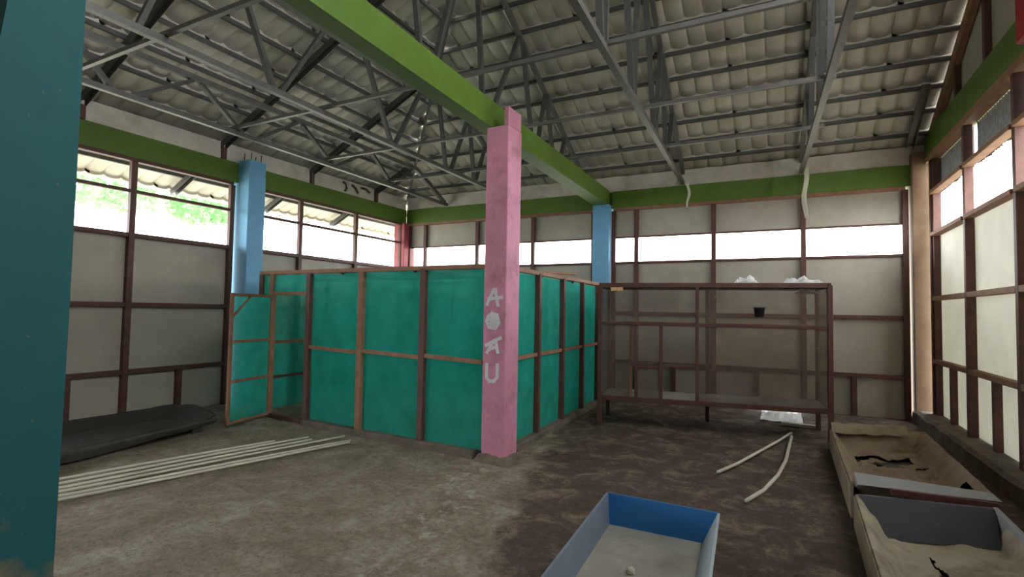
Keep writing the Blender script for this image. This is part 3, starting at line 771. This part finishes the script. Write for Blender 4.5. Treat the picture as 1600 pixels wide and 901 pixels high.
# black pot hooked on the mesh
def pot():
    c = CP(.715, -.10, 1.48); prof = [(.045, 0), (.05, .004), (.062, .11), (.068, .112), (.068, .122), (.060, .122), (.046, .012), (0, .012)]
    seg = 18; vs, fs = [], []
    for r_, z_ in prof: vs += [(c.x + r_ * math.cos(2 * math.pi * k / seg), c.y + r_ * math.sin(2 * math.pi * k / seg), c.z + z_) for k in range(seg)]
    for i in range(len(prof) - 1):
        for k in range(seg): fs.append((i * seg + k, i * seg + (k + 1) % seg, (i + 1) * seg + (k + 1) % seg, (i + 1) * seg + k))
    fs.append(tuple(range(seg)))
    t = tag(empty('pot', tuple(c)), 'small black pot hooked on the upper right mesh of the cabinet', 'pot')
    pyd('body', vs, fs, M_BLACK, t, True)
    tube('wire_hook', [c + Vector((.06, .0, .11)), c + Vector((.085, .02, .118)), c + Vector((.09, .06, .12)), c + Vector((.08, .085, .13))], .004, M_STEEL, t, 6)
pot()

# ================================================================== TROUGHS AND TRAY
def liner(name, P, nu, nv, hfun, material, parent, holes=None):
    vs, fs = [], []
    for j in range(nv + 1):
        for i in range(nu + 1):
            a, b = i / nu, j / nv; vs.append(tuple(P(a, b) + Vector((0, 0, hfun(a, b)))))
    for j in range(nv):
        for i in range(nu):
            if holes and holes((i + .5) / nu, (j + .5) / nv): continue
            k = j * (nu + 1) + i; fs.append((k, k + 1, k + nu + 2, k + nu + 1))
    return pyd(name, vs, fs, material, parent, True)
def bil(c):      # bilinear patch over 4 corners: near-left, near-right, far-right, far-left
    c = [Vector(v) for v in c]
    return lambda a, b: (c[0].lerp(c[1], a)).lerp(c[3].lerp(c[2], a), b)
def sst(x): x = min(1, max(0, x)); return x * x * (3 - 2 * x)

# far trough with torn brown canvas
RIM = .24
t1 = tag(empty('trough', (.93, 5.9, 0)), 'long trough lined with torn brown canvas, along the right wall behind the near one', 'trough', 'canvas lined troughs by the right wall')
P1 = bil([(.47, 4.72, 0), (1.36, 4.95, 0), (1.42, 7.35, 0), (.50, 7.02, 0)])
def h1(a, b):
    e = min(a / .16, (1 - a) / .2, b / .03, (1 - b) / .11)
    f = 1 - sst(e); z = .06 + (RIM - .06) * f
    z += (.022 * noise.noise(Vector((a * 7, b * 9, 2))) + .012 * noise.noise(Vector((a * 20, b * 26, 5)))) * (1 - .6 * f)
    z += .035 * max(0, noise.noise(Vector((a * 3 - b * 5, b * 9 + a * 2, 8)))) * (1 - f)
    if 0.2 < a < .85: z += .05 * math.exp(-((b - .55 + .12 * (a - .5)) / .035) ** 2) + .05 * math.exp(-((b - .27 + .2 * (a - .5)) / .03) ** 2)
    return z
def hole1(a, b):
    g1 = abs(b - (.74 - .10 * (a - .3) + .02 * math.sin(a * 19))) < .04 + .014 * math.sin(a * 11) and .2 < a < .74
    g2 = abs(b - (.62 - .16 * (a - .3) + .02 * math.sin(a * 15))) < .075 * (1 - abs(a - .5) * 2.6) and .22 < a < .8
    g3 = abs(b - (.22 - .1 * (a - .4))) < .03 + .01 * math.sin(a * 23) and .26 < a < .7
    g4 = (a - .9) ** 2 / .0015 + (b - .17) ** 2 / .0035 < 1
    return g1 or g2 or g3 or g4
liner('canvas_liner', P1, 60, 110, h1, M_CANVAS2, t1, hole1)
def tboard(name, p, q, z0, z1, th, mt, parent):
    p, q = Vector(p), Vector(q); return bar(name, (p.x, p.y, (z0 + z1) / 2), (q.x, q.y, (z0 + z1) / 2), th, z1 - z0, mt, parent, bevel=.004)
tboard('base_board', P1(.5, .02), P1(.5, .98), .0, .02, .8, M_DARKTRAY, t1)
tboard('side_board', P1(.0, .0), P1(.0, 1), .0, RIM - .01, .025, M_CANVAS2, t1); tboard('side_board', P1(1, .0), P1(1, 1), .0, RIM - .01, .025, M_STUD2, t1)
tboard('end_board', P1(0, 1), P1(1, 1), .0, RIM - .005, .025, M_STUD2, t1)
# folded canvas over the far end
def fold():
    vs, fs = [], []; nn = 24
    for i in range(nn + 1):
        a = i / nn; p = P1(.0 + a * .8, 1.0)
        for k, (dy, z) in enumerate(((-.16, .21), (-.10, .275), (.0, .30), (.07, .26), (.10, .12))):
            j = .02 * noise.noise(Vector((a * 8, k, 3)))
            vs.append((p.x, p.y + dy + j, z + j))
    for i in range(nn):
        for k in range(4): fs.append((i * 5 + k, i * 5 + 5 + k, i * 5 + 6 + k, i * 5 + 1 + k))
    o = pyd('canvas_fold', vs, fs, M_CANVAS2, t1, True)
fold()
# grey end board with a maroon strip, near end of the far trough
eb = prism('end_board', [[(.50, 4.66, .27), (.50, 4.70, .25), (.50, 4.90, .285), (.50, 4.87, .305)], [(1.36, 4.84, .24), (1.36, 4.88, .22), (1.34, 4.99, .24), (1.34, 4.97, .26)]], M_GREYBOARD, t1)
prism('strip', [[(.70, 4.64, .235), (.70, 4.70, .235), (.70, 4.70, .268), (.70, 4.64, .275)], [(1.33, 4.78, .20), (1.33, 4.83, .20), (1.33, 4.83, .235), (1.33, 4.78, .24)]], M_MAROON, t1)

# near trough with pale canvas and dark far end
t2 = tag(empty('trough', (.85, 3.5, 0)), 'near trough on the right with dark far end board and pale stained canvas', 'trough', 'canvas lined troughs by the right wall')
P2 = bil([(.40, 1.9, 0), (1.22, 1.9, 0), (1.29, 4.72, 0), (.47, 4.54, 0)])
def h2(a, b):
    e = min(a / .24, (1 - a) / .06 + .0, b / .05, 9); f = 1 - sst(e); z = .05 + (RIM - .06) * f
    if a > .8: z = max(z, .05)
    z += .014 * noise.noise(Vector((a * 5, b * 12, 4))) * (1 - f * .5) + .006 * noise.noise(Vector((a * 18, b * 40, 1)))
    if a < .3: z += .012 * math.sin((a * 9 + (1 - b) * 5) * 5) * sst(a / .1) * sst((.3 - a) / .1)
    return .05 + (z - .05) * (1 if a < .24 else sst((1 - b) / .12))
def hole2(a, b):
    bb = (b - .72) / .09; ac = .44 + .05 * (1 - b - .28) * 6 + .008 * math.sin(b * 90)
    return abs(bb) < 1 and abs(a - ac) < (.01 + .04 * sst((.75 - b) * 9)) * (1 - abs(bb) ** 4)
liner('canvas_liner', P2, 70, 150, h2, M_CANVAS, t2, hole2)
tboard('base_board', P2(.5, .0), P2(.5, 1), .0, .02, .74, M_DARKTRAY, t2)
tboard('side_board', P2(0, 0), P2(0, 1), .0, RIM - .02, .02, M_CANVAS2, t2)
tboard('side_board', P2(1, 0), P2(1, 1), .0, RIM - .01, .03, M_GREYBOARD, t2)
p_, q_ = P2(.02, 1), P2(1.0, 1)
prism('end_board', [[(p_.x, p_.y - .03, .235), (p_.x, p_.y, .235), (p_.x + .1, p_.y - .30, .06), (p_.x + .1, p_.y - .33, .06)], [(q_.x - .01, q_.y - .04, .225), (q_.x - .01, q_.y, .225), (q_.x - .06, q_.y - .28, .05), (q_.x - .06, q_.y - .31, .05)]], M_NAVY, t2)

# dark trough by the left wall
t3 = tag(empty('trough', (-6.45, 3.2, 0)), 'dark weathered trough on blocks in the shade below the left windows', 'trough')
P3 = bil([(-5.72, 1.3, 0), (-6.95, 1.2, 0), (-7.10, 4.22, 0), (-6.14, 4.12, 0)])
def h3(a, b):
    f1, f2, f3 = 1 - sst(a / .05), 1 - sst((1 - a) / .12), 1 - sst((1 - b) / .09)
    z = .06 + max(.075 * f1, .13 * f2, (.10 + .06 * math.sin(a * 3.1)) * f3)
    return z + .010 * noise.noise(Vector((a * 5, b * 9, 6))) + .025 * max(0, noise.noise(Vector((a * 3 + b * 2, b * 7, 11))))
o = liner('tray_skin', P3, 30, 60, h3, mat('shade_dark_tray_inside', (50, 46, 43), .9), t3); sd = o.modifiers.new('thick', 'SOLIDIFY'); sd.thickness = .02  # inside painted darker than the side board: shade of the hollow in colour
def skirt():
    vs, fs = [], []; nn = 40
    for i in range(nn + 1):
        b = i / nn; p = P3(0, b); lift = .05 + .03 * math.sin(b * 9) + .05 * sst((b - .85) * 7)
        for dx, z in ((-.01, .138), (.03, .13), (.02, .09 + lift * .2), (-.04, lift * .6)):
            vs.append((p.x + dx, p.y, z + .01 * noise.noise(Vector((b * 9, z * 9, 0)))))
    for i in range(nn):
        for k in range(3): fs.append((i * 4 + k, i * 4 + 4 + k, i * 4 + 5 + k, i * 4 + 1 + k))
    pyd('side_board', vs, fs, M_DARKTRAY, t3, True)
skirt()
for b in (.25, .62, .93):
    p, q = P3(.08, b), P3(.92, b); tboard('support_block', p, q, 0, .055, .12, M_DARKTRAY, t3)

# blue tray in the foreground
t4 = tag(empty('tray', (-.7, 2.7, 0)), 'open box tray with a bright blue end board, in the centre foreground', 'tray')
RL = [(-1.09, 3.67), (-.365, 3.65), (-.26, 1.75), (-.98, 1.75)]; FL_ = [(-1.075, 3.66), (-.46, 3.66), (-.36, 1.78), (-.97, 1.78)]
HR = .232
def wallboard(name, i, j, mt):
    c = Vector(((FL_[0][0] + FL_[2][0]) / 2, (FL_[0][1] + FL_[2][1]) / 2, 0)); out = []
    vs = []
    for k in (i, j):
        r_, f_ = Vector(RL[k] + (HR,)), Vector(FL_[k] + (.015,)); dv = (Vector(RL[i] + (0,)) - Vector(RL[j] + (0,))).normalized(); nrm = Vector((dv.y, -dv.x, 0))
        if nrm.dot(r_ - c) < 0: nrm = -nrm
        vs += [r_, r_ + nrm * .015, f_ + nrm * .015, f_]
    pyd(name, vs, [(0, 1, 2, 3), (4, 5, 6, 7), (0, 1, 5, 4), (1, 2, 6, 5), (2, 3, 7, 6), (3, 0, 4, 7)], mt, t4)
wallboard('end_board', 0, 1, M_TBLUE); wallboard('side_board', 0, 3, M_TSLATE); wallboard('side_board', 1, 2, M_TPALE); wallboard('end_board', 2, 3, M_TSLATE)
pyd('floor_board', [v + (z,) for z in (.005, .02) for v in FL_], [(0, 1, 2, 3), (4, 5, 6, 7), (0, 1, 5, 4), (1, 2, 6, 5), (2, 3, 7, 6), (3, 0, 4, 7)], M_TFLOOR, t4)
def pebble(name, c, s, material, label, cat, seed=0, group=None):
    bm = bmesh.new(); bmesh.ops.create_icosphere(bm, subdivisions=2, radius=1)
    for v in bm.verts:
        v.co *= 1 + .35 * noise.noise(v.co * 1.4 + Vector((seed, 0, 0))); v.co = Vector((v.co.x * s[0] + c[0], v.co.y * s[1] + c[1], v.co.z * s[2] + c[2]))
    me = bpy.data.meshes.new(name); bm.to_mesh(me); bm.free(); return tag(link(name, me, material), label, cat, group)
pebble('stone', (-.765, 3.03, .04), (.028, .018, .022), M_STONE, 'small pale stone lying inside the blue ended tray', 'stone', 3)

# ================================================================== LOOSE THINGS
# bundle of pale pipes on the floor
ends = [((-4.9, 1.95), (-4.24, 4.42), 'nearest the camera'), ((-4.98, 1.98), (-4.30, 4.50), 'second from the camera'), ((-5.08, 2.02), (-4.50, 4.60), 'long one in the middle, ending by the net'),
        ((-5.17, 2.05), (-4.70, 4.30), 'third from the far side'), ((-5.28, 2.10), (-4.82, 4.36), 'second from the far side'), ((-5.40, 2.14), (-5.0, 4.05), 'on the far side next to the dark trough')]
for k, (a, b, lab) in enumerate(ends):
    a, b = Vector(a + (0,)), Vector(b + (0,)); d = b - a
    pts = [a - d * .35 + d * 1.35 * t + Vector((.015 * math.sin(t * 5 + .3 * k), 0, .02 + .004 * k * (1 - t))) for t in [i / 12 for i in range(13)]]
    tag(tube('pipe', pts, .012, M_PIPE, None, 8), 'pale pipe of the floor bundle, ' + lab, 'pipe', 'bundle of pale pipes on the floor')
S1 = [(-.53, 5.32, .03), (-.38, 5.75, .03), (-.22, 6.3, .035), (-.03, 6.95, .04), (.11, 7.45, .05)]
S2 = [(-.25, 4.66, .02), (-.13, 5.0, .025), (-.03, 5.5, .03), (.04, 6.1, .03), (.08, 6.8, .035), (.11, 7.3, .04)]
tag(tube('pipe', S1, .015, M_PIPE), 'slim pale pipe on the dark floor, the straighter of two near the cabinet', 'pipe')
tag(tube('pipe', S2, .017, M_PIPE), 'bowed pale pipe on the dark floor, the one nearer the blue tray', 'pipe')
# white crumpled sheet added in place of the daylight pool by the wall hole
tag(crumple('daylight_patch', (.0, 8.85, .0), .27, .42, .11, mat('white_daylight_patch', (238, 238, 240), .4), 5.1), 'white crumpled sheet standing in for daylight on the floor at the hole below the back wall', 'daylight patch')
tag(box('wood_offcut', (.0, 8.16, 0), (.42, 8.25, .04), M_PIPE, None, .004), 'pale board offcut on the floor under the cabinet, in front of the hole', 'wood offcut')
# grit and crumbs, too many to count
def grit():
    vs, fs = [], []; rnd = random.Random(3)
    for _ in range(900):
        x = rnd.uniform(-5, 1.4); y = rnd.uniform(1.5, 7.0)
        if rnd.random() > (.9 if abs(x + .30 * y + 1.25) < .9 else .35): continue
        if x > .38 and y > 1.8 or (-1.15 < x < -.2 and y < 3.75): continue
        s = rnd.uniform(.002, .007) * (1.6 if rnd.random() < .07 else 1); a = rnd.uniform(0, 6.28); b0 = len(vs)
        for k in range(5):
            an = a + k * 1.2566; r_ = s * rnd.uniform(.6, 1.3); vs.append((x + r_ * math.cos(an), y + r_ * math.sin(an), -.004))
        vs.append((x, y, s * .8)); fs += [(b0 + k, b0 + (k + 1) % 5, b0 + 5) for k in range(5)]
    o = pyd('floor_grit', vs, fs, mat('floor_crumbs', (125, 114, 100), .95, var=.5, scale=3)); tag(o, 'scattered grit and crumbs on the concrete floor', 'grit', kind='stuff')
grit()

# ================================================================== OUTSIDE: a few trees beyond the left windows
def tree(label, x, y, z0, r, seed):
    t = tag(empty('tree', (x, y, -.1)), label, 'tree', 'trees beyond the left windows'); rnd = random.Random(seed)
    tube('trunk', [(x, y, -.2), (x + .1, y + .05, z0 * .5), (x, y, z0 + r * .5)], [.07, .06, .04], M_PLAST, t, 7)
    vs, fs = [], []
    for _ in range(1500):
        d = Vector((rnd.gauss(0, 1), rnd.gauss(0, 1), rnd.gauss(0, 1))).normalized() * r * rnd.uniform(.55, 1) * (1 + .3 * noise.noise(Vector((rnd.random() * 3, seed, 0))))
        c = Vector((x, y, z0 + r * .8)) + Vector((d.x * 1.3, d.y * 1.3, d.z * .75)); s = rnd.uniform(.07, .16)
        a = Vector((rnd.uniform(-1, 1), rnd.uniform(-1, 1), rnd.uniform(-1, 1))).normalized(); b = a.orthogonal().normalized(); k = len(vs)
        vs += [c + a * s, c + b * s * .5, c - a * s, c - b * s * .5]; fs.append((k, k + 1, k + 2, k + 3))
    pyd('crown', vs, fs, M_LEAF, t)
tree('leafy tree outside the left window nearest the teal column', -15.5, 7.2, 3.9, 1.1, 1)
tree('leafy tree outside the left window just before the blue column', -16.5, 10.4, 4.0, 1.0, 2)
